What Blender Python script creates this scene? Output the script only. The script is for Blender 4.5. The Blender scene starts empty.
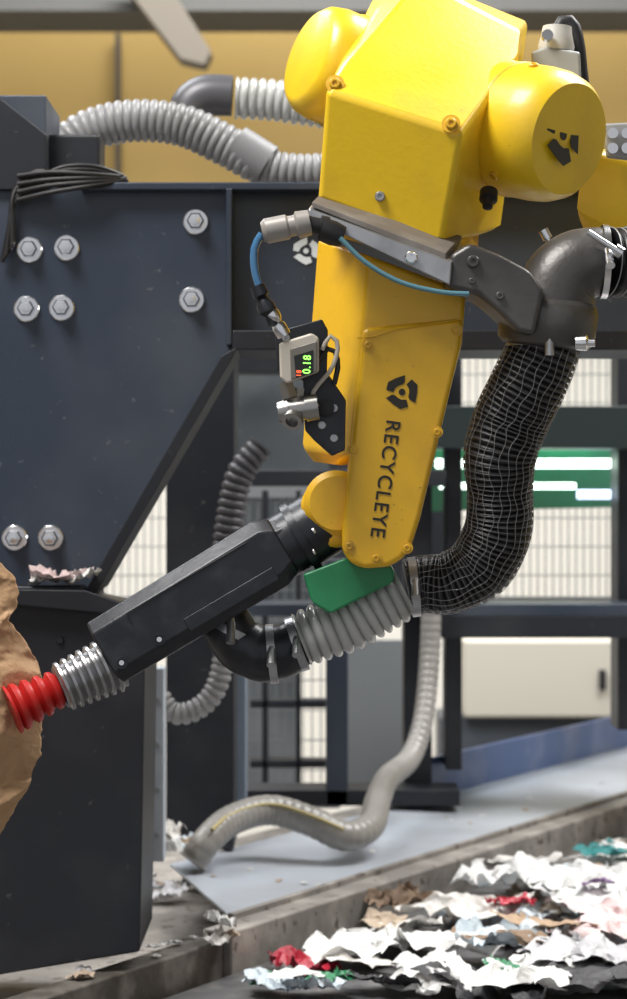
import bpy, bmesh, math, random
from mathutils import Vector, Matrix, noise
random.seed(7)
S=bpy.context.scene
V=Vector
CAMY=-2.2; CAMZ=1.6; F=2200.0
# surveyed point: bearing of a feature + its real depth Y -> world metres
def W(a,b,Y):
    D=Y-CAMY
    return V(((a-313.5)/F*D, Y, CAMZ-(b-499.5)/F*D))
def k(Y): return (Y-CAMY)/F   # metres per unit at depth

# ---------------------------------------------------------------- materials
def mat(name,col,rough=.5,metal=0,col2=None,scale=8,lo=.45,hi=.7,bump=0,bscale=60,emit=0,coat=0,trans=0,detail=6,speck=None,sscale=160,slo=.70,rvar=0,crease=0,cscale=40):
    m=bpy.data.materials.new(name); m.use_nodes=True
    nt=m.node_tree; b=nt.nodes['Principled BSDF']
    b.inputs['Base Color'].default_value=(*col,1); b.inputs['Roughness'].default_value=rough
    b.inputs['Metallic'].default_value=metal
    b.inputs['Coat Weight'].default_value=coat; b.inputs['Coat Roughness'].default_value=.15
    if trans: b.inputs['Transmission Weight'].default_value=trans
    if emit:
        b.inputs['Emission Color'].default_value=(*col,1); b.inputs['Emission Strength'].default_value=emit
    tc=nt.nodes.new('ShaderNodeTexCoord')
    if col2 is not None:
        n=nt.nodes.new('ShaderNodeTexNoise'); n.inputs['Scale'].default_value=scale; n.inputs['Detail'].default_value=detail
        nt.links.new(tc.outputs['Object'],n.inputs['Vector'])
        r=nt.nodes.new('ShaderNodeValToRGB'); r.color_ramp.elements[0].position=lo; r.color_ramp.elements[1].position=hi
        r.color_ramp.elements[0].color=(*col,1); r.color_ramp.elements[1].color=(*col2,1)
        nt.links.new(n.outputs['Fac'],r.inputs['Fac']); out=r.outputs['Color']
        if speck is not None:
            n2=nt.nodes.new('ShaderNodeTexNoise'); n2.inputs['Scale'].default_value=sscale; n2.inputs['Detail'].default_value=3
            nt.links.new(tc.outputs['Object'],n2.inputs['Vector'])
            r2=nt.nodes.new('ShaderNodeMapRange'); r2.inputs['From Min'].default_value=slo; r2.inputs['From Max'].default_value=slo+.08
            nt.links.new(n2.outputs['Fac'],r2.inputs['Value'])
            mx=nt.nodes.new('ShaderNodeMix'); mx.data_type='RGBA'; mx.inputs['B'].default_value=(*speck,1)
            nt.links.new(out,mx.inputs['A']); nt.links.new(r2.outputs['Result'],mx.inputs['Factor']); out=mx.outputs['Result']
        nt.links.new(out,b.inputs['Base Color'])
        if rvar:
            r3=nt.nodes.new('ShaderNodeMapRange'); r3.inputs['From Min'].default_value=.3; r3.inputs['From Max'].default_value=.7
            r3.inputs['To Min'].default_value=rough-rvar; r3.inputs['To Max'].default_value=rough+rvar
            nt.links.new(n.outputs['Fac'],r3.inputs['Value']); nt.links.new(r3.outputs['Result'],b.inputs['Roughness'])
    if bump or crease:
        n=nt.nodes.new('ShaderNodeTexNoise'); n.inputs['Scale'].default_value=bscale; n.inputs['Detail'].default_value=4
        nt.links.new(tc.outputs['Object'],n.inputs['Vector'])
        bp=nt.nodes.new('ShaderNodeBump'); bp.inputs['Strength'].default_value=bump; bp.inputs['Distance'].default_value=.004
        nt.links.new(n.outputs['Fac'],bp.inputs['Height'])
        last=bp
        if crease:
            vo=nt.nodes.new('ShaderNodeTexVoronoi'); vo.inputs['Scale'].default_value=cscale; vo.feature='F1'
            ad=nt.nodes.new('ShaderNodeMixRGB'); ad.blend_type='ADD'; ad.inputs[0].default_value=.03
            nt.links.new(tc.outputs['Object'],ad.inputs[1]); nt.links.new(n.outputs['Color'],ad.inputs[2]); nt.links.new(ad.outputs[0],vo.inputs['Vector'])
            b2=nt.nodes.new('ShaderNodeBump'); b2.inputs['Strength'].default_value=crease; b2.inputs['Distance'].default_value=.01
            nt.links.new(vo.outputs['Distance'],b2.inputs['Height']); nt.links.new(bp.outputs['Normal'],b2.inputs['Normal']); last=b2
        nt.links.new(last.outputs['Normal'],b.inputs['Normal'])
    return m
YEL=mat('robot_yellow',(.86,.57,.014),.38,0,(.68,.43,.025),11,.52,.80,.06,180,coat=.2,speck=(.45,.28,.04),sscale=210,slo=.72,rvar=.08)
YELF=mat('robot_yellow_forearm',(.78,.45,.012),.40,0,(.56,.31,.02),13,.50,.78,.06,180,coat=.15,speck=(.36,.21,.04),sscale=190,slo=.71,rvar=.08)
YELD=mat('robot_yellow_worn',(.70,.40,.012),.42,0,(.30,.17,.03),26,.58,.72,.08,180,coat=.15)
DARKP=mat('anodised_black',(.020,.022,.028),.36,.3,(.05,.052,.06),30,.5,.8,.05,200)
BLK=mat('black_rubber',(.012,.012,.014),.5)
GRAPH=mat('graphite_casting',(.060,.056,.055),.38,.4,(.11,.105,.10),14,.4,.7,.10,220)
PADM=mat('dusty_graphite',(.16,.14,.125),.6,.2,(.24,.22,.20),30)
ALU=mat('brushed_aluminium',(.46,.47,.49),.35,.8,(.30,.30,.31),20)
CHR=mat('bright_zinc',(.78,.79,.81),.22,1)
NAVY=mat('navy_painted_steel',(.029,.040,.063),.36,.15,(.062,.075,.098),4,.42,.75,.10,30,speck=(.12,.13,.145),sscale=95,slo=.70,rvar=.1)
NAVY2=mat('dark_painted_steel',(.010,.012,.018),.45,.1,(.028,.030,.035),7,.48,.76,.08,30,speck=(.06,.06,.06),sscale=90,slo=.69)
WHT=mat('cream_plastic',(.52,.48,.41),.4)
RED=mat('red_silicone',(.46,.013,.011),.45)
GRN=mat('green_bracket',(.015,.20,.075),.4,0,(.03,.27,.11),20)
HGREY=mat('grey_duct_hose',(.29,.29,.30),.35,0,(.19,.19,.19),12)
HSM=mat('grey_smooth_hose',(.27,.26,.245),.35,0,(.19,.18,.165),9)
HCLR=mat('clear_duct_hose',(.50,.51,.50),.25,0,(.32,.33,.31),16,coat=.4)
BLUET=mat('blue_air_tube',(.05,.17,.34),.2,coat=.5)
LOGO=mat('logo_black',(.02,.018,.012),.6)
LBLUE=mat('logo_white',(.7,.75,.8),.5)
PAPER=mat('kraft_paper',(.47,.30,.165),.8,0,(.39,.235,.125),7,.35,.75,.25,60,crease=.25,cscale=38)
BLUEP=mat('blue_side_panel',(.07,.12,.27),.45,0,(.16,.20,.32),9)
SLIDE=mat('steel_slide',(.45,.49,.55),.42,.15,(.29,.31,.34),5,.35,.8,.08,25)
RAIL=mat('weathered_steel',(.22,.205,.19),.6,.2,(.40,.37,.34),14,.45,.72,.35,60,speck=(.10,.08,.07),sscale=50,slo=.60)
BELT=mat('belt_rubber',(.09,.09,.095),.55,0,(.24,.23,.22),14,.45,.75,.2,50)
WIRE=mat('fence_wire',(.20,.21,.22),.5,.3)
GRID=mat('panel_grey',(.04,.048,.055),.5,.1,(.08,.085,.09),5)
LEDG=mat('led_green',(.25,1,.1),.5,emit=2.5)
LEDR=mat('led_red',(1,.12,.04),.5,emit=1.5)
SCREEN=mat('display_dark',(.01,.012,.01),.15)

# ---------------------------------------------------------------- builders
def fin(me,name,mt,ang=35):
    if mt: me.materials.append(mt)
    for p in me.polygons: p.use_smooth=True
    me.set_sharp_from_angle(angle=math.radians(ang))
    o=bpy.data.objects.new(name,me); S.collection.objects.link(o); return o
def bev(o,w,seg=3):
    if w>0:
        m=o.modifiers.new('b','BEVEL'); m.width=w; m.segments=seg; m.limit_method='ANGLE'; m.angle_limit=math.radians(22)
        m.harden_normals=True
    return o
def hull(name,pts,mt,bw=.004,seg=3,dis=6):
    bm=bmesh.new(); vs=[bm.verts.new(p) for p in pts]
    r=bmesh.ops.convex_hull(bm,input=vs)
    dele=[g for g in r['geom_interior']+r['geom_unused'] if isinstance(g,bmesh.types.BMVert)]
    if dele: bmesh.ops.delete(bm,geom=list(set(dele)),context='VERTS')
    bmesh.ops.dissolve_limit(bm,angle_limit=math.radians(dis),verts=bm.verts[:],edges=bm.edges[:])
    bmesh.ops.recalc_face_normals(bm,faces=bm.faces[:])
    me=bpy.data.meshes.new(name); bm.to_mesh(me); bm.free()
    o=fin(me,name,mt,180 if bw>0 else 30)
    return bev(o,bw,seg)
def prism(name,poly,Y0,Y1,mt,bw=.002,pts=None):
    P=[W(a,b,Y0) for a,b in poly] if pts is None else pts
    bm=bmesh.new(); vs=[bm.verts.new(p) for p in P]
    f=bm.faces.new(vs); r=bmesh.ops.extrude_face_region(bm,geom=[f])
    nv=[g for g in r['geom'] if isinstance(g,bmesh.types.BMVert)]
    bmesh.ops.translate(bm,verts=nv,vec=(0,Y1-Y0,0))
    bmesh.ops.recalc_face_normals(bm,faces=bm.faces[:])
    me=bpy.data.meshes.new(name); bm.to_mesh(me); bm.free()
    o=fin(me,name,mt,180 if bw>0 else 30); return bev(o,bw,2)
def slab(name,x0,x1,y0,y1,z0,z1,mt,bw=0):
    return hull(name,[V((x,y,z)) for x in (x0,x1) for y in (y0,y1) for z in (z0,z1)],mt,bw,2)
def pbox(name,a0,a1,b0,b1,Y0,Y1,mt,bw=.002):
    p=W(a0,b0,Y0); q=W(a1,b1,Y0)
    return slab(name,p.x,q.x,Y0,Y1,q.z,p.z,mt,bw)
def frame_of(ax):
    ax=ax.normalized(); t=V((0,0,1)) if abs(ax.z)<.9 else V((1,0,0))
    u=t.cross(ax).normalized(); v=ax.cross(u); return ax,u,v
def lathe(name,prof,o,ax,mt,seg=48,ang=35,bw=0):
    ax,u,v=frame_of(V(ax)); o=V(o); bm=bmesh.new(); rings=[]
    for t,r in prof:
        rings.append([bm.verts.new(o+ax*t+(u*math.cos(2*math.pi*i/seg)+v*math.sin(2*math.pi*i/seg))*r) for i in range(seg)])
    for A,B in zip(rings,rings[1:]):
        for i in range(seg): bm.faces.new((A[i],A[(i+1)%seg],B[(i+1)%seg],B[i]))
    bm.faces.new(rings[0][::-1]); bm.faces.new(rings[-1])
    bmesh.ops.recalc_face_normals(bm,faces=bm.faces[:])
    me=bpy.data.meshes.new(name); bm.to_mesh(me); bm.free()
    o=fin(me,name,mt,ang); return bev(o,bw,2) if bw else o
def path(pts,step):
    P=[p for p,_ in pts]; R=[r for _,r in pts]
    P=[P[0]*2-P[1]]+P+[P[-1]*2-P[-2]]; R=[R[0]]+R+[R[-1]]
    out=[]
    for i in range(1,len(P)-2):
        n=40
        for j in range(n):
            t=j/n; a,b,c,d=P[i-1:i+3]
            q=.5*((2*b)+(-a+c)*t+(2*a-5*b+4*c-d)*t*t+(-a+3*b-3*c+d)*t**3)
            out.append((q,R[i]+(R[i+1]-R[i])*t))
    out.append((P[-2],R[-2]))
    res=[(out[0][0],out[0][1],0.0)]; s=0; nxt=step
    for (p,r),(q,rr) in zip(out,out[1:]):
        L=(q-p).length
        while L>0 and s+L>=nxt:
            t=(nxt-s)/L; res.append((p.lerp(q,t),r+(rr-r)*t,nxt)); nxt+=step
        s+=L
    return res
def frames(res):
    fr=[]; T=(res[1][0]-res[0][0]).normalized(); _,u,v=frame_of(T)
    for i,(p,r,s) in enumerate(res):
        a=res[max(0,i-1)][0]; b=res[min(len(res)-1,i+1)][0]; T=(b-a).normalized()
        u=(u-T*u.dot(T)).normalized(); v=T.cross(u); fr.append((p,r,s,T,u,v))
    return fr
def sweep(name,pts,mt,pitch=0,amp=0,seg=24,step=None,cap=True):
    step=step or (pitch/6 if pitch else .008)
    fr=frames(path(pts,step)); bm=bmesh.new(); rings=[]
    for p,r,s,T,u,v in fr:
        rr=r+(amp*(abs(math.cos(math.pi*s/pitch))**.6*2-1)*.5 if pitch else 0)
        rings.append([bm.verts.new(p+(u*math.cos(2*math.pi*i/seg)+v*math.sin(2*math.pi*i/seg))*rr) for i in range(seg)])
    for A,B in zip(rings,rings[1:]):
        for i in range(seg): bm.faces.new((A[i],A[(i+1)%seg],B[(i+1)%seg],B[i]))
    if cap: bm.faces.new(rings[0][::-1]); bm.faces.new(rings[-1])
    bmesh.ops.recalc_face_normals(bm,faces=bm.faces[:])
    me=bpy.data.meshes.new(name); bm.to_mesh(me); bm.free(); return fin(me,name,mt,60)
def tubepx(name,L,Y,r,mt,**kw):
    pts=[]
    for e in L:
        a,b=e[0],e[1]; rr=e[2] if len(e)>2 else r; y=e[3] if len(e)>3 else Y
        pts.append((W(a,b,y),rr*k(y)))
    return sweep(name,pts,mt,**kw)
def wires(name,polys,mt,r,cyc=False):
    cu=bpy.data.curves.new(name,'CURVE'); cu.dimensions='3D'; cu.bevel_depth=r; cu.bevel_resolution=1
    for P in polys:
        sp=cu.splines.new('POLY'); sp.points.add(len(P)-1)
        for q,p in zip(sp.points,P): q.co=(*p,1)
        sp.use_cyclic_u=cyc
    cu.materials.append(mt); o=bpy.data.objects.new(name,cu); S.collection.objects.link(o); return o
def text(name,s,o,xd,yd,length,mt,off=.010,ext=.0003,sh=1,spc=1.12):
    cu=bpy.data.curves.new(name,'FONT'); cu.body=s; cu.size=1; cu.extrude=0; cu.materials.append(mt); cu.space_character=spc
    ob=bpy.data.objects.new(name,cu); S.collection.objects.link(ob)
    bpy.context.view_layer.update(); w=ob.dimensions.x; sc=length/w
    cu.offset=off; cu.extrude=ext/sc
    xd=V(xd).normalized(); zd=xd.cross(V(yd)).normalized(); yd=zd.cross(xd)
    M=Matrix((xd*sc,yd*sc*sh,zd*sc)).transposed().to_4x4(); M.translation=V(o); ob.matrix_world=M; return ob
def group(name,parts):
    e=bpy.data.objects.new(name,None); e.empty_display_size=.05; S.collection.objects.link(e)
    bpy.context.view_layer.update()
    c=V((0,0,0)); 
    for p in parts: c+=p.matrix_world@(sum((V(q) for q in p.bound_box),V((0,0,0)))/8)
    e.location=c/len(parts); bpy.context.view_layer.update()
    for p in parts:
        p.parent=e; p.matrix_parent_inverse=Matrix.Translation(-e.location)
    return e
def screw(name,p,ax,r,mt=ALU):
    ax=V(ax); return lathe(name,[(0,r),(r*.5,r),(r*.7,r*.8),(r*.7,r*.45),(r*.4,r*.42),(r*.4,.0001)],p,ax,mt,16)
def hexlogo(name,c,xd,yd,R,mt,ext=.0006,sx=1):
    xd=V(xd).normalized(); n=xd.cross(V(yd)).normalized(); yd=n.cross(xd); bm=bmesh.new()
    def ad(ps):
        vs=[bm.verts.new(V(c)+xd*x*R*sx+yd*y*R) for x,y in ps]; f=bm.faces.new(vs)
        r=bmesh.ops.extrude_face_region(bm,geom=[f]); bmesh.ops.translate(bm,verts=[g for g in r['geom'] if isinstance(g,bmesh.types.BMVert)],vec=n*ext)
    for j in range(3):
        a=math.radians(120*j+90)
        def P(r,d): return (r*math.cos(a+math.radians(d)),r*math.sin(a+math.radians(d)))
        ad([P(1,0-4),P(.88,30),P(1,60),P(.93,88),P(.52,96),P(.45,60),P(.42,30),P(.45,0),P(.60,-10)])
    ad([(.2*math.cos(t*math.pi/6),.2*math.sin(t*math.pi/6)) for t in range(12)])
    bmesh.ops.recalc_face_normals(bm,faces=bm.faces[:])
    me=bpy.data.meshes.new(name); bm.to_mesh(me); bm.free(); return fin(me,name,mt,30)
def bolt(name,p,r):
    a=lathe(name+'_washer',[(0,r*1.25),(.004,r*1.25),(.005,r*1.15),(.005,.0001)],p,(0,-1,0),CHR,28)
    b=lathe(name+'_hex',[(.005,r*.85),(.014,r*.85),(.017,r*.7),(.017,.0001)],p,(.0,-1,.0),CHR,6,20)
    c=lathe(name+'_stud',[(.017,r*.45),(.024,r*.45),(.025,.0001)],p,(0,-1,0),CHR,14)
    return [a,b,c]

# ================================================================ ROBOT
R=[]
R.append(hull('elbow_housing',[W(326,90,-.10),W(462,133,-.125),W(442,244,-.09),W(318,199,-.07),
   W(374,12,.0),W(420,-22,.02),W(521,30,.01),W(518,60,-.02),W(482,195,-.02),W(470,237,-.03),
   W(385,-25,.16),W(528,22,.17),W(500,230,.14),W(335,190,.12)],YEL,.010,4))
R.append(hull('housing_skirt',[W(320,196,-.062),W(440,240,-.08),W(470,236,-.03),W(330,190,.1),W(480,225,.12),
   W(322,232,-.05),W(438,268,-.068),W(466,262,-.02),W(330,225,.09),W(478,250,.11)],YELD,.006))
lc=W(354,75,.03); la=V((-.80,-.42,.24)).normalized()
R.append(lathe('joint_cover_left',[(-.06,.058),(.032,.058),(.046,.055),(.054,.048),(.056,.043),(.056,.0001)],lc,la,YEL,64,50))
R.append(lathe('joint_cover_left_rim',[(.006,.0585),(.008,.0598),(.012,.0598),(.014,.0585)],lc,la,YELD,64,50))
ax=V((.67,-.69,-.25)).normalized()
oc=W(508,128,-.010)
R.append(lathe('joint_cover_right',[(-.05,.066),(.044,.066),(.060,.0645),(.074,.060),(.081,.054),(.082,.0001)],oc,ax,YEL,72,40))
R.append(lathe('joint_cover_right_seam',[(.014,.0663),(.015,.0670),(.017,.0663)],oc,ax,YELD,72,50))
R.append(hexlogo('joint_emblem',oc+ax*.0823+V((-.008,-.008,.004)),ax.cross(V((0,0,1)))*-1,(0,0,1),.031,LOGO,sx=.85))
R.append(text('joint_label','ROBOT',oc+ax*.010+(V((-.62,-.75,-.1)).normalized())*.0672,(.1,-.1,1),(-1,.1,0),.026,LOGO))
for i,(sx,sz) in enumerate(((.2,1),(-.4,-.9))):
    q=(V((sx,-.75,sz))-ax*V((sx,-.75,sz)).dot(ax)).normalized()
    R.append(screw('cover_screw_%d'%i,oc+ax*.036+q*.0655,q,.005,YELD))
R.append(lathe('cable_gland',[(0,.009),(.010,.009),(.011,.006),(.020,.005),(.021,.0001)],W(489,192,-.055),(-.1,-.5,-.7),BLK,20))
R.append(hull('upper_arm',[W(582,165,.10),W(600,148,.10),W(680,165,.16),W(690,260,.16),W(590,240,.12),W(576,212,.10),
    W(590,160,.26),W(690,160,.34),W(700,270,.34),W(585,235,.26),W(800,230,.2),W(800,330,.2),W(800,230,.36),W(800,330,.36)],YEL,.016,4))
R.append(lathe('shoulder_drum',[(-.1,.10),(.09,.10),(.11,.08),(.11,.0001)],W(800,285,.22),(0,-1,0),YEL,48))
R.append(hull('robot_base',[W(a,b,.3)+V((0,y,0)) for a in (740,870) for b in (330,420) for y in (-.16,.12)],YEL,.012))
YF=-.075
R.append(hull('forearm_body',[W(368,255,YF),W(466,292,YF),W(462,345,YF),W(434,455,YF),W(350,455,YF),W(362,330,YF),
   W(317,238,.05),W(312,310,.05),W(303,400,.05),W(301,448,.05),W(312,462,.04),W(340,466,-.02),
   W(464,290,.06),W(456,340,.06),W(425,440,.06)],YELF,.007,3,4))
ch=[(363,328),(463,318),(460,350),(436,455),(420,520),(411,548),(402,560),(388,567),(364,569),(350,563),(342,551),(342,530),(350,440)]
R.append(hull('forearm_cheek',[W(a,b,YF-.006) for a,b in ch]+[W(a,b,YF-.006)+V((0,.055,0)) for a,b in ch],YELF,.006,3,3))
def face(a,b,d=.0): return W(a,b,YF-.006-d)
R.append(wires('forearm_seam',[[face(357,338,.0004),face(372,337,.0004),face(400,329,.0004),face(462,319,.0006)]],YELD,.0007))
for i,(a,b) in enumerate([(368,345),(456,330),(353,450),(437,432),(349,546),(407,548),(376,558)]):
    R.append(lathe('screw_recess_%d'%i,[(0,.0058),(.0010,.0058),(.0012,.0001)],face(a,b),(0,-1,0),YELD,20)); R.append(screw('forearm_screw_%d'%i,face(a,b,.001),(0,-1,0),.0036,YELD))
for i,(a,b,y) in enumerate([(335,84,-.094),(451,124,-.122),(380,197,-.086)]):
    if i<2: R.append(lathe('housing_recess_%d'%i,[(0,.009),(.001,.009),(.0012,.0001)],W(a,b,y),(-.1,-1,.2),YELD,20))
    R.append(screw('housing_screw_%d'%i,W(a,b,y)+V((0,-.001,0)),(-.1,-1,.1),.0055 if i!=2 else .005,YELD if i!=2 else ALU))
td=face(381,533)-face(397,419)
R.append(text('arm_lettering','RECYCLEYE',face(387,419,.0006),td,(1,0,.1),.112,LOGO,sh=1.0,off=.010,spc=1.15))
R.append(hexlogo('arm_emblem',face(402,392,.0003),(1,0,-.1),(0,0,1),.0165,LOGO))
# wrist
wa=(W(105,650,-.03)-W(300,535,-.03)).normalized()
R.append(lathe('wrist_knuckle',[(-.035,.026),(-.030,.032),(.030,.032),(.036,.026),(.036,.0001)],W(336,503,-.03),(0,-1,0),YELF,40))
R.append(hull('wrist_body',[W(a,b,y) for a,b in ((308,486),(326,470),(352,480),(352,545),(326,550),(304,524),(298,506)) for y in (-.060,.01)],YELF,.010))
R.append(lathe('wrist_collar',[(0,.031),(.004,.0325),(.012,.0325),(.014,.031)],W(322,524,-.03),wa,YELD,48))
R.append(lathe('wrist_flange',[(-.02,.030),(-.006,.034),(.016,.034),(.016,.037),(.024,.037),(.024,.032),(.05,.032),(.05,.0001)],W(318,526,-.03),wa,DARKP,48))
for i,t in enumerate((.3,1.3,2.3,3.3)):
    R.append(screw('flange_screw_%d'%i,W(309,532,-.03)+V((0,-.026*math.cos(t*.8-1),.028*math.sin(t*.8-1)))+V((.004,-.01,0)),-wa,.0033,CHR))
robot=group('industrial_robot_arm',R)

# ================================================================ VACUUM TOOL
T=[]
_,uu,vv=frame_of(wa)
p0=W(284,545,-.03); p1=W(106,652,-.03)
up=V((0,0,1)); up=(up-wa*up.dot(wa)).normalized(); sd=wa.cross(up)
def sec(p,h,w,c): return [p+up*a+sd*b for a,b in ((h,w-c),(h-c,w),(-h+c,w),(-h,w-c),(-h,-w+c),(-h+c,-w),(h-c,-w),(h,-w+c))]
T.append(hull('tool_housing',sec(p0,.030,.034,.013)+sec(p0+wa*.015,.036,.036,.013)+sec(p1,.034,.034,.012),DARKP,.0025,2))
T.append(hull('tool_rear_collar',sec(p0-wa*.012,.026,.028,.012)+sec(p0+wa*.004,.028,.030,.012),DARKP,.002,2))
front=[s for s in (sd,-sd) if s.y<0][0]
for i,(t,h) in enumerate(((.150,-.017),(.193,-.018))):
    c=p0+wa*t+front*.0345+up*h
    T.append(lathe('port_ring_%d'%i,[(0,.0062),(.002,.0058),(.002,.0042),(-.001,.0038),(-.001,.0001)],c-front*.001,front,DARKP,20))
    T.append(lathe('port_glint_%d'%i,[(0,.0030),(.0018,.0025),(.0018,.0001)],c-front*.0005,front,CHR,14))
T.append(wires('housing_groove',[[p0+wa*.03+front*.0362+up*.021,p0+wa*.165+front*.0352+up*.021,p0+wa*.165+front*.0352+up*.010],],BLK,.0007))
T.append(hull('tool_side_rail',[p0+wa*t+front*(.033+d)+up*h for t in (.02,.12) for d in (0,.004) for h in (-.026,-.012)],DARKP,.001))
sp0=W(118,662,-.03); sp1=W(60,688,-.045); rp=W(14,709,-.058)
L=(sp1-sp0).length
prof=[(0,.026)]; n=7
for i in range(n):
    t=.004+i*(L-.004)/n; d=(L-.004)/n
    r=.0290-.0045*i/n
    prof+= [(t,r-.0035),(t+d*.25,r),(t+d*.6,r),(t+d*.85,r-.0035)]
prof+=[(L,.021),(L,.0001)]
T.append(lathe('spring_sleeve',prof,sp0,sp1-sp0,mat('spring_steel',(.36,.36,.37),.3,.9),48,50))
prof=[]; L2=(rp-sp1).length
for i in range(4):
    d=L2/4; t=i*d; r=.0180+.0015*i
    prof+=[(t,r-.004),(t+d*.3,r+.001),(t+d*.65,r+.0018),(t+d*.95,r-.0035)]
prof+=[(L2,.024),(L2+.003,.025),(L2+.003,.0001)]
T.append(lathe('suction_bellows',[(-.01,.016)]+prof,sp1,rp-sp1,RED,48,50))
T.append(hull('hose_support',[W(303,574,-.06),W(345,558,-.06),W(392,566,-.05),W(394,582,-.05),W(330,614,-.06),W(312,604,-.06),
   W(303,574,-.03),W(345,558,-.03),W(394,570,-.02),W(330,610,-.03)],GRN,.003))
T.append(tubepx('clear_ribbed_hose',[(404,590,27),(375,605,29),(345,622,29),(300,640,25)],-.01,28,HCLR,pitch=.0105,amp=.006,seg=32))
T.append(tubepx('elbow_duct',[(304,638,24),(285,650,27),(262,654,28),(238,642,27),(226,620,25),(220,600,22)],-.005,24,DARKP,pitch=.022,amp=.001,seg=32))
def clampring(name,a,b,ax,r,y,w=.008,mt=CHR):
    ax=V(ax).normalized(); return [lathe(name,[(-w/2,r),(-w/2,r+.0018),(w/2,r+.0018),(w/2,r)],W(a,b,y),ax,mt,40,30),
       lathe(name+'_screw',[(-.012,.0045),(.010,.0045),(.010,.0035),(.014,.0035),(.014,.0001)],W(a,b,y)+V((0,-r-.004,0)),V((0,0,1)).cross(ax)+V((0,0,1)),mt,12,30)]
T+=clampring('hose_clamp_a',272,654,(1,0,.10),.0280,-.005,mt=ALU)
T+=clampring('hose_clamp_b',297,644,(1,0,.35),.0265,-.005,mt=ALU)
T+=clampring('hose_clamp_c',232,630,(.5,0,1),.0265,-.005,mt=ALU)
tool=group('vacuum_gripper',T)

# ================================================================ BRACKET + DUCT ELBOW
B=[]
B.append(hull('bracket_plate',[W(308,208,-.12),W(316,199,-.04),W(330,197,-.04),W(462,242,-.05),W(452,262,-.13),
    W(308,218,-.12),W(450,286,-.13),W(462,270,-.05)],ALU,.002))
B.append(hull('bracket_pad',[W(312,207,-.118),W(320,198,-.05),W(462,240,-.06),W(446,261,-.127),W(312,202,-.118),W(320,194,-.05),W(462,236,-.06),W(446,253,-.127)],PADM,.001))
B.append(prism('bracket_cast_arm',[(450,254),(470,242),(500,254),(530,270),(545,290),(535,336),(518,332),(498,312),(478,295),(446,288)],-.125,-.045,GRAPH,.006))
B.append(lathe('cast_collar',[(-.034,.041),(-.028,.047),(.000,.048),(.008,.045),(.012,.041)],W(549,311,-.07),(.10,-.10,1),GRAPH,56,50))
B.append(tubepx('duct_elbow',[(549,322,41),(554,300,41),(562,280,39),(577,267,37),(595,262,34.5),(608,262,33)],-.07,36,GRAPH,seg=56,step=.002))
for i,(a,b,r) in enumerate([(473,262,.006),(472,281,.003),(500,296,.004)]):
    B.append(screw('bracket_screw_%d'%i,W(a,b,-.126),(0,-1,.1),r,GRAPH))
B.append(screw('bracket_bolt',W(411,258,-.130),(0,-1,.1),.006,CHR))
B+=clampring('flange_clamp',604,262,(1,0,-.02),.034,-.07,w=.006)
B.append(lathe('clamp_bolt_a',[(0,.003),(.030,.003),(.030,.006),(.038,.006),(.038,.0001)],W(588,232,-.11),(.7,0,-.45),CHR,12))
B.append(lathe('clamp_bolt_b',[(0,.005),(.010,.005),(.010,.003),(.022,.003),(.022,.0001)],W(543,230,-.05),(.5,0,-.9),CHR,12))
B.append(lathe('clamp_knob',[(0,.007),(.010,.008),(.012,.004),(.018,.004),(.018,.0001)],W(576,343,-.11),(.9,-.2,0),CHR,16))
bracket=group('hose_bracket',B)

# braided hose
H=[]
hp=[(546,340,34,-.07),(541,356,35,-.07),(528,385,36,-.065),(511,420,36,-.055),(500,455,35,-.05),(500,490,31,-.04),(498,530,32,-.03),(480,566,32,-.02),(450,583,29,-.015),(425,584,27,-.01),(408,588,26,-.01)]
P=[(W(a,b,y),r*k(y)) for a,b,r,y in hp]
SLV=mat('braided_sleeve',(.014,.014,.016),.42,.1,(.04,.04,.045),120,.5,.7)
BW=mat('braid_strand',(.34,.34,.34),.4,.3)
BH=mat('braid_hoop',(.10,.10,.105),.35,.4)
H.append(sweep('sleeve',P,SLV,pitch=.0055,amp=.0032,seg=36))
fr=frames(path(P,.0025)); polys=[]
for j in range(26):
    th=2*math.pi*j/26; ph=random.uniform(0,6.3); fq=random.uniform(170,210)
    polys.append([p+(u*math.cos(q)+v*math.sin(q))*(r+.0019) for p,r,s,T_,u,v in fr for q in [th+.045*math.sin(s*fq+ph)+.03*math.sin(s*61+ph)]])
H.append(wires('braid_lines',polys,BW,.00030))
fr2=frames(path(P,.00275))
H.append(wires('braid_hoops',[[p+(u*math.cos(i*math.pi/18)+v*math.sin(i*math.pi/18))*(r+.0016)+T_*.0006*math.sin(i*math.pi/9+a) for i in range(36)] for (p,r,s,T_,u,v) in fr2[::2] for a in [random.uniform(0,6.3)]],BH,.0005,True))
H+=clampring('top_clamp',545,346,(.05,0,1),.036,-.07,w=.004,mt=ALU)
H+=clampring('end_clamp',414,587,(1,0,.1),.028,-.012,mt=ALU)
group('braided_suction_hose',H)
H=[]
P2=[(W(608,262,-.07),.031),(W(630,262,-.06),.031),(W(660,250,-.02),.031),(W(720,240,.05),.031)]
H.append(sweep('sleeve',P2,SLV,pitch=.010,amp=.005,seg=32))
fr=frames(path(P2,.01)); H.append(wires('braid_hoops',[[p+(u*math.cos(i*math.pi/18)+v*math.sin(i*math.pi/18))*(r+.0026) for i in range(36)] for p,r,s,T_,u,v in fr],BW,.0006,True))
group('braided_suction_hose.001',H)

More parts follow.
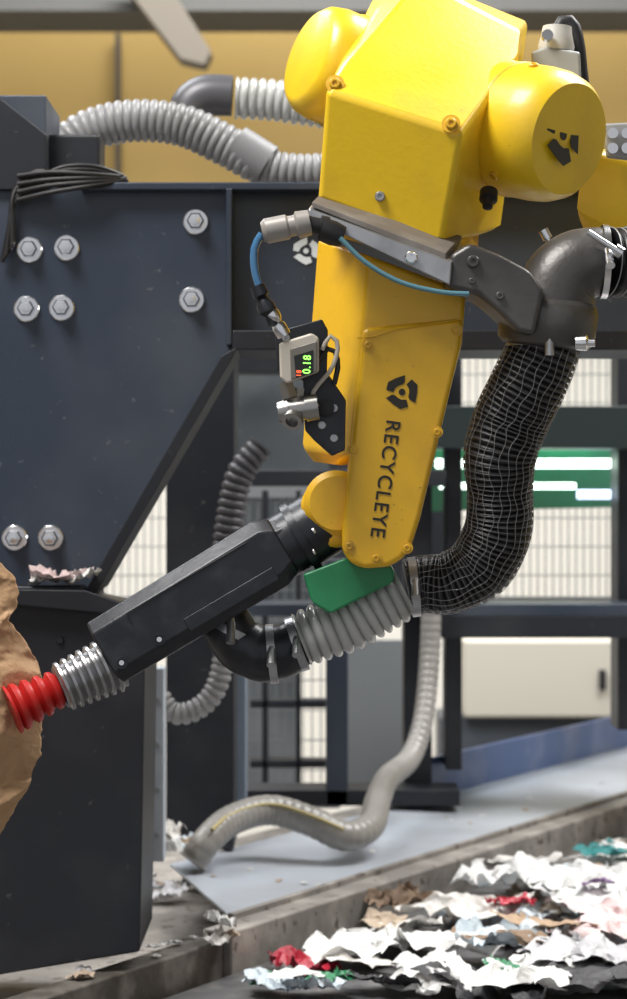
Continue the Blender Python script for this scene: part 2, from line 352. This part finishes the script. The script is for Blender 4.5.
# pneumatics
A=[]
A.append(lathe('fitting_body',[(0,.009),(.004,.012),(.024,.012),(.026,.010),(.032,.010),(.034,.013),(.046,.012),(.047,.0001)],W(262,232,-.13),(1,0,.20),mat('fitting_grey',(.34,.32,.30),.4,.2),24))
A.append(lathe('fitting_collar',[(0,.008),(.016,.008),(.016,.011),(.024,.011),(.024,.0001)],W(303,223,-.13),(1,.1,-.2),BLK,20))
A.append(lathe('push_fitting',[(0,.011),(.012,.012),(.022,.010),(.022,.0001)],W(321,229,-.13),(1,.1,-.35),BLK,20))
A.append(tubepx('air_tube',[(262,234),(255,246),(254,262),(257,280),(264,296)],-.13,4,BLUET,seg=12))
A.append(lathe('tube_union',[(0,.007),(.010,.008),(.012,.005),(.020,.009),(.026,.009),(.03,.005),(.04,.005),(.04,.0001)],W(257,286,-.13),(.4,0,-.95),DARKP,16))
A.append(lathe('tube_ferrule',[(0,.005),(.006,.0075),(.012,.0075),(.016,.005),(.02,.007),(.03,.007),(.03,.0001)],W(268,308,-.13),(.5,.2,-.85),CHR,16))
A.append(tubepx('air_line',[(340,238),(365,262),(400,282),(440,292),(470,294)],-.140,2.6,mat('clear_blue_tube',(.10,.24,.30),.2,coat=.5),seg=10))
group('pneumatic_air_line',A)
Q=[]
Q.append(prism('mount_plate',[(275,332),(322,319),(328,330),(327,372),(346,400),(345,450),(332,456),(314,440),(305,430),(303,380),(277,370)],-.095,-.078,DARKP,.0015))
Q.append(hull('sensor_body',[W(a,b,y) for a,b in ((279,343),(312,333),(319,338),(319,372),(287,384),(280,378)) for y in (-.128,-.096)],WHT,.0025))
Q.append(hull('display_window',[W(a,b,y) for a,b in ((290,349),(317,341),(317,372),(291,380)) for y in (-.1300,-.127)],mat('display_bezel',(.16,.15,.13),.3),.001))
Q.append(hull('display_screen',[W(a,b,y) for a,b in ((294,356),(313,350),(313,373),(296,378)) for y in (-.1308,-.130)],SCREEN,.0))
q=text('display_digits','0.18',W(310,374,-.1318),(.05,0,1),(-1,0,.2),.017,LEDG,sh=1.1); Q.append(q)
q=text('display_unit','18',W(301,377,-.1318),(.05,0,1),(-1,0,.2),.005,LEDR,sh=1.1); Q.append(q)
STL=mat('fitting_steel',(.36,.35,.34),.3,.9)
Q.append(lathe('sensor_port',[(0,.007),(.01,.007),(.01,.010),(.018,.010),(.018,.0001)],W(298,388,-.112),(-.1,0,-1),STL,6,20))
Q.append(lathe('tee_body',[(-.018,.010),(-.008,.012),(-.008,.0105),(.008,.0105),(.008,.0125),(.020,.0125),(.020,.0001)],W(297,410,-.115),(1,0,.15),STL,24))
Q.append(lathe('tee_port',[(0,.008),(.010,.008),(.010,.010),(.016,.010),(.016,.006),(.010,.005),(.010,.0001)],W(296,412,-.115),(-.2,-.6,-.5),STL,24))
Q.append(lathe('tee_top',[(0,.008),(.016,.008),(.016,.0001)],W(290,398,-.115),(-.3,0,1),STL,6,20))
Q.append(tubepx('sensor_cable',[(322,350),(330,336),(338,345),(332,368),(318,385),(312,398),(322,412)],-.105,2.4,WHT,seg=10))
Q.append(tubepx('sensor_cable_b',[(318,362),(326,350),(334,350),(338,365),(334,385)],-.102,2.8,BLK,seg=10))
for i,(a,b) in enumerate([(334,408),(334,438),(322,425),(286,338)]):
    Q.append(screw('plate_screw_%d'%i,W(a,b,-.096),(0,-1,0),.004,ALU))
Q.append(lathe('plate_knob',[(0,.008),(.008,.008),(.009,.004),(.009,.0001)],W(326,408,-.095),(0,-1,0),BLK,20))
group('vacuum_pressure_sensor',Q)
Q=[]
Q.append(hull('valve_block',[W(a,b,y) for a,b in ((531,52),(545,47),(580,52),(582,92),(560,100),(533,84)) for y in (.06,.14)],mat('valve_grey',(.38,.39,.38),.4,.2),.003))
Q.append(lathe('valve_plug',[(0,.018),(.006,.019),(.018,.016),(.026,.015),(.026,.0001)],W(556,52,.08),(.05,0,1),mat('plug_grey',(.5,.5,.48),.4),20))
Q.append(lathe('valve_screw',[(0,.006),(.006,.006),(.006,.0001)],W(547,37,.06),(0,-1,.2),CHR,14))
Q.append(tubepx('valve_cable',[(556,36),(562,22),(572,24),(578,45),(582,80),(590,120)],.1,7,BLK,seg=14))
Q.append(hull('terminal_block',[W(a,b,y) for a,b in ((603,124),(640,122),(640,162),(606,158)) for y in (.02,.09)],mat('terminal_grey',(.3,.31,.33),.4,.3),.003))
for i in range(4): Q.append(lathe('terminal_screw_%d'%i,[(0,.0055),(.006,.0055),(.006,.0001)],W(612+14*(i%2),134+15*(i//2),.018),(0,-1,0),CHR,12))
group('solenoid_valve_unit',Q)

# ================================================================ STEEL FRAME
Y1=.50
Fp=[]
Fp.append(prism('gusset_plate',[(-60,190),(8,186),(228,186),(228,345),(236,352),(100,585),(80,592),(-60,592)],Y1-.02,Y1,NAVY,.002))
Fp.append(pbox('cross_beam_web',150,760,188,340,Y1,Y1+.02,NAVY))
Fp.append(pbox('cross_beam_flange_low',232,760,330,350,Y1-.05,Y1+.12,NAVY2))
Fp.append(pbox('cross_beam_flange_top',80,760,182,190,Y1-.04,Y1+.12,NAVY))
Fp.append(pbox('cross_beam_rib',226,232,188,345,Y1-.05,Y1,NAVY))
pa,pb=W(240,345,Y1-.05),W(98,590,Y1-.05)
nd=V((-.022,0,-.013))
Fp.append(hull('gusset_flange',[pa,pb,pa+nd,pb+nd]+[q+V((0,.13,0)) for q in (pa,pb,pa+nd,pb+nd)],NAVY2,.001))
Fp.append(pbox('column_face',-60,46,95,190,Y1-.0,Y1+.15,NAVY))
Fp.append(prism('column_cap',[(-60,90),(0,98),(46,134),(46,190),(-60,190)],Y1-.03,Y1,NAVY2,.002))
Fp.append(pbox('top_junction',28,100,134,184,Y1+.03,Y1+.10,NAVY2,.004))
Fp.append(pbox('column_lower',-60,90,592,620,Y1-.03,Y1+.15,NAVY2))
for i,(a,b) in enumerate([(30,250),(67,248),(196,222),(27,309),(62,308),(192,300),(15,538),(51,538)]):
    Fp+=bolt('bolt_%d'%i,W(a,b,Y1-.02),.0125)
Fp.append(hexlogo('frame_emblem',W(306,251,Y1-.001),(1,0,0),(0,0,1),.017,LBLUE))
group('steel_support_frame',Fp)
cb=[]
for i in range(7):
    o=i*5
    cb.append([W(a,b,Y1-.03-.004*(i%3)) for a,b in [(q.x,q.y) for q in [V((2+i*2,262-i*3,0)).lerp(V((12,215-o,0)),t/5) for t in range(5)]]]+
      [W(14+i,205-o*.8,Y1-.035),W(30+i*2,182-i*1.5+random.uniform(-3,5),Y1-.04),W(60,168+i*3,Y1-.045),W(95,172+i*3-random.uniform(0,8),Y1-.04),W(128,178+i*.8,Y1-.02)])
for i in range(4):
    cb.append([W(18,200-i*8,Y1-.04),W(50,196-i*7+random.uniform(-4,4),Y1-.05),W(90,186-i*4,Y1-.05),W(125,180-i,Y1-.03)])
sm=[]
for c in cb:
    q=path([(p,1) for p in c],.008); sm.append([p for p,_,_ in q])
o=wires('cable_strands',sm,BLK,.0032); group('cable_bundle',[o])
h=[tubepx('hose_run',[(62,150,20),(88,131,20),(130,121,20),(180,125,20),(225,145,20),(262,166,18),(300,172,17),(345,170,17),(420,172,17)],.72,19,HGREY,pitch=.011,amp=.004,seg=28)]
h+= [lathe('coupler',[(0,.029),(.05,.029),(.05,.0001)],W(235,146,.72),(.8,0,-.50),mat('coupler_grey',(.20,.20,.21),.45),32)]
group('corrugated_duct_hose',h)
h=[tubepx('elbow',[(190,130,21),(190,108,21),(206,96,21),(238,96,20)],.85,20,mat('elbow_dark',(.09,.09,.10),.4,.2),seg=28),
   tubepx('hose_run',[(236,98,19),(270,100,19),(300,104,19),(360,112,19),(420,115,19)],.85,19,HCLR,pitch=.012,amp=.006,seg=28)]
group('corrugated_duct_hose.001',h)
D=[]
D.append(prism('housing_body',[(-60,586),(80,586),(88,600),(146,612),(143,800),(140,952),(-60,985)],.42,.62,NAVY2,.003))
D.append(hull('housing_lid',[W(a,b,y) for a,b in ((-60,588),(85,590),(150,612),(150,618),(85,600),(-60,598)) for y in (.40,.64)],NAVY2,.002))
D.append(lathe('housing_screw',[(0,.005),(.004,.004),(.004,.0001)],W(60,640,.42),(0,-1,0),DARKP,12))
group('machine_housing',D)

# torn kraft paper sheet held by the suction cup
def lerp_tab(tab,y):
    for (y0,x0),(y1,x1) in zip(tab,tab[1:]):
        if y<=y1: return x0+(x1-x0)*(y-y0)/(y1-y0)
    return tab[-1][1]
tab=[(552,-30),(559,0),(568,10),(577,18),(590,22),(606,20),(618,13),(632,22),(655,36),(676,44),(700,45),(730,43),(752,43),(764,36),(782,33),(797,22),(815,13),(832,2),(846,-40)]
bm=bmesh.new(); NI,NJ=90,150; g=[]
def crz(x,z,sc,sd):
    d=noise.voronoi(V((x*sc,z*sc,sd)))[0]; return min(d[1]-d[0],.5)
for j in range(NJ):
    y=552+294*j/(NJ-1)
    xr=lerp_tab(tab,y)+1.5*noise.noise(V((y*.2,0,0)))
    for i in range(NI):
        t=i/(NI-1); x=-125+(xr+125)*t
        dY=-.050
        e=max(0,(x+5)/50); dY+=.042*e**1.3
        dY+=.0002*max(0,abs(y-705)-40)
        wx=x+12*noise.noise(V((x*.02,y*.02,3))); wy=y+12*noise.noise(V((x*.02,y*.02,9)))
        dY+=.022*crz(wx,wy,.018,1)+.010*crz(wx,wy,.045,5)+.012*noise.noise(V((x*.015,y*.015,7)))-.014
        rr=math.hypot(x-10,y-709)
        if rr<36: dY=dY*(rr/36)+(-.055)*(1-rr/36)
        if e>0: dY=max(dY,-.056+.0011*max(0,x-10))
        g.append(bm.verts.new(W(x,y,0)+V((0,dY,0))))
for j in range(NJ-1):
    for i in range(NI-1):
        bm.faces.new((g[j*NI+i],g[j*NI+i+1],g[(j+1)*NI+i+1],g[(j+1)*NI+i]))
me=bpy.data.meshes.new('crumpled_kraft_paper'); bm.to_mesh(me); bm.free()
o=fin(me,'crumpled_kraft_paper',PAPER,30); m=o.modifiers.new('thickness','SOLIDIFY'); m.thickness=.0012

# ================================================================ CONVEYOR
O=V((-.095,.636,0)); dd=V((.497,.868,0)).normalized(); nn=V((-dd.y,dd.x,0))
def C(s,n,z): return O+dd*s+nn*n+V((0,0,z))
def cbar(name,s0,s1,n0,n1,z0,z1,mt,bw=.002): return hull(name,[C(s,n,z) for s in (s0,s1) for n in (n0,n1) for z in (z0,z1)],mt,bw,2)
K=[]; SE=3.0
K.append(cbar('belt',-.9,SE,-.95,.0,.965,.992,BELT))
K.append(cbar('side_rail',-.02,SE,0,.045,.90,1.046,RAIL,.004))
K.append(cbar('side_rail_end',-1.2,-.02,.01,.05,.90,1.036,mat('dirty_steel',(.09,.08,.07),.65,.2,(.25,.23,.21),16,.5,.72,.35,60),.004))
K.append(cbar('near_rail',-1.2,SE,-1.0,-.95,.90,1.05,RAIL,.004))
K.append(hull('slide_plate',[C(.05,.045,1.050),C(.29,.30,1.064),C(SE,.045,1.050),C(SE,.30,1.064),C(.05,.045,1.046),C(.29,.30,1.060),C(SE,.045,1.046),C(SE,.30,1.060)],SLIDE,.001,2))
K.append(cbar('slide_lip',.05,SE,.040,.050,1.044,1.054,RAIL,.001))
K.append(cbar('blue_guard',1.08,SE,.29,.30,1.05,1.135,BLUEP,.002))
K.append(cbar('lower_deck',-1.2,SE,.05,.62,.93,.985,RAIL,.003))
for i,s in enumerate((-.7,.9,2.5)):
    for j,n in enumerate((-.97,.02)): K.append(cbar('leg_%d_%d'%(i,j),s,s+.08,n-.03,n+.03,0,.93,NAVY2))
group('conveyor_belt',K)

# waste
pal=[((.78,.78,.77),.5),((.68,.66,.63),.6),((.52,.52,.54),.5),((.38,.27,.18),.8),((.47,.38,.29),.8),((.22,.15,.10),.8),((.02,.20,.20),.4),((.42,.015,.04),.3),((.03,.22,.10),.3),((.20,.11,.25),.5),((.04,.04,.045),.5),((.56,.64,.70),.2),((.64,.50,.50),.5)]
pm=[mat('waste_%d'%i,c,r,0,tuple(x*.55 for x in c),22,.50,.85,.2,90,crease=.35,cscale=45) for i,(c,r) in enumerate(pal)]
wt=[28,20,16,7,7,5,.6,1.0,.7,1.2,5,6,3]
def cr3(q):
    d=noise.voronoi(q)[0]; return min(d[1]-d[0],.6)
def scrap(bm,c,sz,mi,asp=1,hf=.5,rot=None,lift=.12):
    n=9 if sz<.02 else (16 if sz<.05 else 24); sd=random.uniform(0,99); rot=random.uniform(0,6.28) if rot is None else rot
    tx,ty=random.uniform(-.22,.22),random.uniform(-.22,.22); cv=random.uniform(-1.0,1.0)
    if sz>.055: tx*=.3; ty*=.3; cv*=.3
    g=[]
    for i in range(n):
        for j in range(n):
            x=(i/(n-1)-.5)*2; y=(j/(n-1)-.5)*2
            m=max(abs(x),abs(y)); l=math.hypot(x,y); f=(m/l if l>0 else 1)**.6   # rounded outline
            q=V((x*1.3,y*1.3,sd)); ed=f*(1+.55*noise.noise(q*1.1))
            x2=x*ed*asp+.20*noise.noise(q*2.4+V((5,0,0))); y2=y*ed+.20*noise.noise(q*2.4+V((0,5,0)))
            z=hf*(.75*cr3(q*.9)+.45*cr3(q*2.1)+.5*abs(noise.noise(q*1.3))+.12*noise.noise(q*5))+cv*.2*(x*x)+tx*x+ty*y
            X=(x2*math.cos(rot)-y2*math.sin(rot))*sz; Yy=(x2*math.sin(rot)+y2*math.cos(rot))*sz
            g.append(bm.verts.new(V(c)+V((X,Yy,max(-.10,z)*sz+sz*lift))))
    for i in range(n-1):
        for j in range(n-1):
            f=bm.faces.new((g[i*n+j],g[(i+1)*n+j],g[(i+1)*n+j+1],g[i*n+j+1])); f.material_index=mi; f.smooth=True
def pile(name,items):
    bm=bmesh.new()
    for it in items: scrap(bm,*it[:3],**(it[3] if len(it)>3 else {}))
    me=bpy.data.meshes.new(name); bm.to_mesh(me); bm.free()
    for m in pm: me.materials.append(m)
    me.set_sharp_from_angle(angle=math.radians(50))
    o=bpy.data.objects.new(name,me); S.collection.objects.link(o); return o
items=[]
for i in range(560):
    s=random.uniform(.12,2.6); n=-random.uniform(.05,.90)
    if n>-.22 and s<.35: continue
    dens=min(1,max(0,(-n-.03)/.25)+max(0,(s-.4)/1.5))
    if random.random()>.30+.6*dens: continue
    sz=random.choice((.014,.020,.028,.038,.050,.062))
    if n>-.10: sz=min(sz,.028)
    lay=random.choice((0,0,.006,.012,.018))*(dens)
    items.append((C(s,n,.994+lay),sz,random.choices(range(13),wt)[0],dict(asp=random.uniform(.8,2.0),hf=random.uniform(.25,.7))))
def at(a,b,z):
    D_=(CAMZ-z)*F/(b-499.5); return V(((a-313.5)/F*D_,CAMY+D_,z))
def it(a,b,sz,mi,z=1.0,**kw): items.append((at(a,b,z),sz,mi,kw))
it(302,972,.036,7,asp=1.3,hf=.8); it(288,964,.022,7,hf=.7); it(330,984,.026,8,1.005,hf=.8); it(272,990,.034,11); it(345,965,.04,1,asp=1.5); it(310,994,.032,11,hf=.8); it(298,976,.018,0,1.025,asp=1.8); it(262,985,.020,8,hf=.8)
it(380,955,.06,0,asp=1.5,hf=.5); it(420,935,.055,1,asp=1.4); it(398,908,.036,5,1.02,asp=1.3,hf=.8); it(385,925,.03,4,1.02); it(450,952,.065,0,1.01,asp=1.4,hf=.5)
it(512,908,.032,7,1.04,asp=1.1,hf=.7); it(505,888,.065,0,1.03,asp=1.3,hf=.6); it(565,892,.075,0,1.03,asp=1.2,hf=.6); it(530,872,.05,1,1.03,asp=1.4); it(545,930,.035,3,1.03,asp=1.8)
it(600,885,.022,9,1.06); it(606,858,.035,6,1.03,asp=1.4); it(600,848,.022,6,1.02); it(500,968,.020,8,1.03); it(585,962,.06,2,1.02,asp=1.3); it(610,930,.055,12,1.03,asp=1.3)
it(430,985,.05,0,asp=1.6); it(525,950,.05,5,1.02,asp=1.6); it(470,990,.05,10,asp=1.6); it(575,988,.055,10,1.01,asp=1.7); it(380,988,.035,10,asp=1.6); it(470,918,.06,1,1.02,asp=1.4); it(595,910,.065,0,1.03,asp=1.4,hf=.5); it(530,985,.06,0,1.01,asp=1.4,hf=.5)
pile('waste_paper_pile',items)
sc=[]
for i in range(14):
    sc.append((C(random.uniform(.15,.55),random.uniform(.36,.55),.99),random.choice((.015,.02,.028)),random.choice((0,1,2,12,10)),dict(hf=.9)))
for (a,b,y,m_,s_) in ((165,838,.95,1,.028),(172,850,.95,4,.022),(160,855,.9,0,.026),(188,852,1.0,11,.022)):
    sc.append((W(a,b,y),s_,m_,dict(hf=1.2)))
for i in range(10):
    sc.append((C(random.uniform(-.32,.02),random.uniform(.02,.05),1.037),random.choice((.005,.008,.011)),random.choice((0,4,2)),dict(hf=1.0)))
for i in range(22):
    s=random.uniform(.1,1.6); n=random.uniform(.01,.28)
    sc.append((C(s,n,1.0505+.014*max(0,(n-.045)/.255)),random.choice((.003,.004,.005)),random.choice((0,1,3,2)),dict(hf=.7)))
sc.append((W(220,928,.60),.020,0,dict(hf=1.4))); sc.append((W(216,946,.58),.017,1,dict(hf=1.3))); sc.append((W(228,940,.60),.014,4,dict(hf=1.3)))
pile('paper_scraps',sc)
t=W(60,586,.43); pile('torn_cloth_scrap',[(t,.022,12,dict(asp=1.7,hf=1.1,rot=0)),(t+V((.025,.0,.002)),.018,0,dict(hf=1.2)),(t+V((-.022,-.005,.0)),.016,0,dict(hf=1.0))])

# hoses
h=[tubepx('hose_run',[(192,862,15,.98),(208,840,15,.99),(232,820,15,1.05),(270,810,15,1.1),(310,821,15,1.1),(345,836,15,1.1),(370,826,14,1.15),(378,800,13,1.25),(388,778,12,1.35),(410,758,11,1.45),(423,720,10,1.5),(430,650,10,1.55),(432,560,10,1.55)],1,15,HSM,pitch=.014,amp=.0012,seg=24)]
st=[W(a,b-6,y-.022) for a,b,y in ((212,836,.99),(232,820,1.05),(270,810,1.1),(310,821,1.1),(345,836,1.1))]
h.append(wires('hose_stripe',[[p for p,_,_ in path([(q,1) for q in st],.01)]],mat('stripe_yellow',(.36,.30,.13),.5),.003))
group('vacuum_hose',h)
h=[tubepx('hose_run',[(262,445,12),(240,475,13),(230,520,13),(226,560,13),(224,600,12)],.95,12,mat('hose_dark',(.08,.08,.09),.4),pitch=.012,amp=.005,seg=20),
   tubepx('hose_loop',[(224,600,10),(225,650,10),(215,690,10),(195,710,10),(172,712,10),(155,690,10)],.95,10,HGREY,pitch=.011,amp=.004,seg=20)]
group('corrugated_duct_hose.002',h)

# ================================================================ BACKGROUND STRUCTURE
G=[]
G.append(pbox('wide_column',166,234,345,850,1.15,1.35,NAVY2))
G.append(pbox('post_a',236,246,640,812,1.30,1.36,mat('post_bluegrey',(.22,.27,.34),.45)))
G.append(pbox('post_b',326,348,560,806,1.6,1.7,NAVY))
G.append(pbox('post_c',404,432,350,800,1.7,1.8,NAVY2))
G.append(pbox('post_d',446,462,345,770,1.7,1.8,NAVY2))
G.append(pbox('post_e',618,640,345,730,1.75,1.85,NAVY2))
G.append(pbox('beam_upper',432,760,406,448,1.6,1.75,mat('beam_greenblack',(.012,.022,.022),.4)))
G.append(pbox('beam_mid',232,760,604,616,1.6,1.75,NAVY))
G.append(pbox('beam_mid_b',430,760,616,638,1.6,1.72,NAVY2))
G.append(pbox('beam_low',232,460,790,806,1.6,1.7,NAVY2))
G.append(pbox('beam_inner',232,446,352,372,1.6,1.7,NAVY2))
G.append(pbox('beam_inner_b',232,446,470,486,1.6,1.7,NAVY2))
G.append(pbox('panel_rear',225,330,340,606,2.6,2.62,GRID))
G.append(pbox('panel_rear_b',330,446,340,606,2.6,2.62,NAVY2))
G.append(pbox('panel_rear_c',225,300,606,800,2.9,2.92,mat('panel_light',(.14,.155,.17),.5,0,(.26,.27,.28),3)))
G.append(pbox('panel_rear_d',345,404,640,796,2.6,2.62,mat('panel_mid',(.20,.215,.23),.5)))
G.append(pbox('rack_bar',250,330,700,708,2.0,2.05,NAVY2))
G.append(pbox('rack_bar_b',250,330,760,768,2.0,2.05,NAVY2))
G.append(pbox('rack_post',262,268,490,790,2.0,2.05,NAVY2))
G.append(pbox('rack_post_b',296,301,490,790,2.0,2.05,NAVY2))
group('sorting_line_frame',G)
group('guide_post',[pbox('upright',146,164,668,862,.80,.84,mat('post_white',(.50,.55,.62),.4,.2),.002),pbox('upright_edge',141,147,668,868,.79,.84,NAVY2,.001)]+[lathe('post_bolt_%d'%i,[(0,.004),(.004,.004),(.004,.0001)],W(157,700+i*45,.80),(0,-1,0),ALU,10) for i in range(4)])
def fence(name,a0,a1,b0,b1,Y,sx,sz,r):
    p=W(a0,b0,Y); q=W(a1,b1,Y); bm=bmesh.new()
    def bar(x0,x1,z0,z1,y0,y1):
        vs=[bm.verts.new((x,y,z)) for x in (x0,x1) for y in (y0,y1) for z in (z0,z1)]
        for f in ((0,1,3,2),(4,6,7,5),(0,4,5,1),(2,3,7,6),(0,2,6,4),(1,5,7,3)): bm.faces.new([vs[i] for i in f])
    x=p.x
    while x<q.x: bar(x-r,x+r,q.z,p.z,Y,Y+2*r); x+=sx
    z=q.z
    while z<p.z: bar(p.x,q.x,z-r,z+r,Y-2*r,Y); z+=sz
    for z in (q.z,p.z): bar(p.x-.02,q.x+.02,z-.015,z+.015,Y-.01,Y+.02)
    bmesh.ops.recalc_face_normals(bm,faces=bm.faces[:])
    me=bpy.data.meshes.new(name); bm.to_mesh(me); bm.free(); return fin(me,name,WIRE,30)
group('wire_mesh_fence',[fence('mesh_panel',446,760,350,604,2.4,.016,.06,.0012)])
group('wire_mesh_fence.001',[fence('mesh_panel',60,240,340,604,2.4,.016,.06,.0012)])
group('wire_mesh_fence.002',[fence('mesh_panel',240,330,490,800,2.2,.018,.06,.0012)])
TUBE=mat('fluorescent_tube',(.80,1,.88),.5,emit=4.0)
LG=[]
LG.append(hull('green_housing',[W(x,y,Y) for x,y,Y in ((425,446,2.0),(760,440,2.0),(425,512,2.2),(760,505,2.2),(425,448,2.25),(760,448,2.25))],mat('green_canopy',(.015,.20,.09),.35,0,(.03,.32,.15),4),.003))
LG.append(pbox('tube_a',436,612,459,468,1.96,1.98,TUBE,.002)); LG.append(pbox('tube_b',440,576,483,489,1.96,1.98,TUBE,.002)); LG.append(pbox('tube_c',578,640,490,499,1.94,1.96,mat('tube_blue',(.6,.72,1),.5,emit=2.4),.002))
group('strip_light',LG)
group('control_cabinet',[pbox('door',464,618,640,718,4.2,4.5,mat('cabinet_beige',(.60,.57,.49),.5),.01),pbox('handle',600,606,670,690,4.17,4.2,BLK,.002),pbox('plinth',440,660,716,1045,4.25,4.5,mat('plinth_grey',(.06,.07,.085),.5),.01)])

# ================================================================ ROOM
wm=bpy.data.materials.new('painted_wall'); wm.use_nodes=True; nt=wm.node_tree; b=nt.nodes['Principled BSDF']; b.inputs['Roughness'].default_value=.7
g=nt.nodes.new('ShaderNodeNewGeometry'); sx=nt.nodes.new('ShaderNodeSeparateXYZ'); mr=nt.nodes.new('ShaderNodeMath'); mr.operation='GREATER_THAN'; mr.inputs[1].default_value=2.62
nz=nt.nodes.new('ShaderNodeTexNoise'); nz.inputs['Scale'].default_value=.9; nz.inputs['Detail'].default_value=5
nt.links.new(g.outputs['Position'],nz.inputs['Vector'])
ym=nt.nodes.new('ShaderNodeMix'); ym.data_type='RGBA'; ym.inputs['A'].default_value=(.40,.27,.085,1); ym.inputs['B'].default_value=(.62,.43,.14,1)
nt.links.new(nz.outputs['Fac'],ym.inputs['Factor'])
mx=nt.nodes.new('ShaderNodeMix'); mx.data_type='RGBA'; mx.inputs['A'].default_value=(.76,.74,.68,1)
nt.links.new(ym.outputs['Result'],mx.inputs['B'])
nt.links.new(g.outputs['Position'],sx.inputs[0]); nt.links.new(sx.outputs['Z'],mr.inputs[0]); nt.links.new(mr.outputs[0],mx.inputs['Factor']); nt.links.new(mx.outputs['Result'],b.inputs['Base Color'])
slab('wall_back',-6,6,7.8,7.9,0,6,wm); slab('wall_left',-6.1,-6,-6,7.9,0,6,wm); slab('wall_right',6,6.1,-6,7.9,0,6,wm)
slab('floor',-6.1,6.1,-6,7.9,-.1,0,mat('concrete_floor',(.22,.21,.20),.7,0,(.12,.11,.10),3))
slab('ceiling',-6.1,6.1,-6,7.9,6,6.1,mat('ceiling_grey',(.25,.25,.25),.8))
BR=mat('roof_beam_brown',(.10,.085,.065),.6)
BR2=mat('roof_beam_grey',(.05,.05,.047),.6)
group('roof_girder',[slab('girder_web',-5.9,5.9,6.5,6.6,3.53,4.3,BR2),slab('girder_flange',-5.9,5.9,6.35,6.75,3.50,3.535,BR2),
  hull('girder_brace',[W(a,b,6.2)+V((0,y,0)) for a,b in ((110,-30),(160,-30),(212,52),(205,66),(180,60)) for y in (0,.12)],BR,.01)])
group('wall_conduit',[slab('conduit',W(113,0,7.6).x,W(118,0,7.6).x,7.7,7.76,2.6,3.7,BR),slab('conduit_b',W(432,0,7.6).x,W(440,0,7.6).x,7.7,7.76,2.6,3.7,BR)])

# ================================================================ LIGHT
def area(name,loc,tgt,size,power,col=(1,1,1)):
    l=bpy.data.lights.new(name,'AREA'); l.size=size; l.energy=power; l.color=col
    o=bpy.data.objects.new(name,l); S.collection.objects.link(o); o.location=loc
    o.rotation_euler=(V(tgt)-V(loc)).to_track_quat('-Z','Y').to_euler(); return o
area('ceiling_lamp',(-1.2,-.9,4.2),(0,.1,1.5),1.1,138,(1,.97,.93))
area('ceiling_lamp.001',(1.6,1.2,4.0),(.3,1.2,1.0),1.5,135,(1,.99,.97))
area('back_wall_fill',(0,4.6,5.2),(0,7.8,1.2),3.0,440,(1,.98,.95))  # added fill light, brightens the back wall seen through the mesh
area('background_fill',(-1.5,2.0,4.2),(-.3,2.5,1.0),1.5,80,(.95,.97,1))  # fill added over the background to lift the mesh panels, no fixture there
w=bpy.data.worlds.new('world'); S.world=w; w.use_nodes=True
w.node_tree.nodes['Background'].inputs[0].default_value=(.93,.95,1,1); w.node_tree.nodes['Background'].inputs[1].default_value=.54
cam=bpy.data.cameras.new('camera'); co=bpy.data.objects.new('camera',cam); S.collection.objects.link(co)
co.location=(0,CAMY,CAMZ); co.rotation_euler=(math.radians(90),0,0)
cam.sensor_fit='VERTICAL'; cam.sensor_height=24; cam.lens=24*F/999; cam.clip_start=.05
cam.dof.use_dof=True; cam.dof.focus_distance=2.12; cam.dof.aperture_fstop=5.6
S.camera=co
S.view_settings.view_transform='Standard'
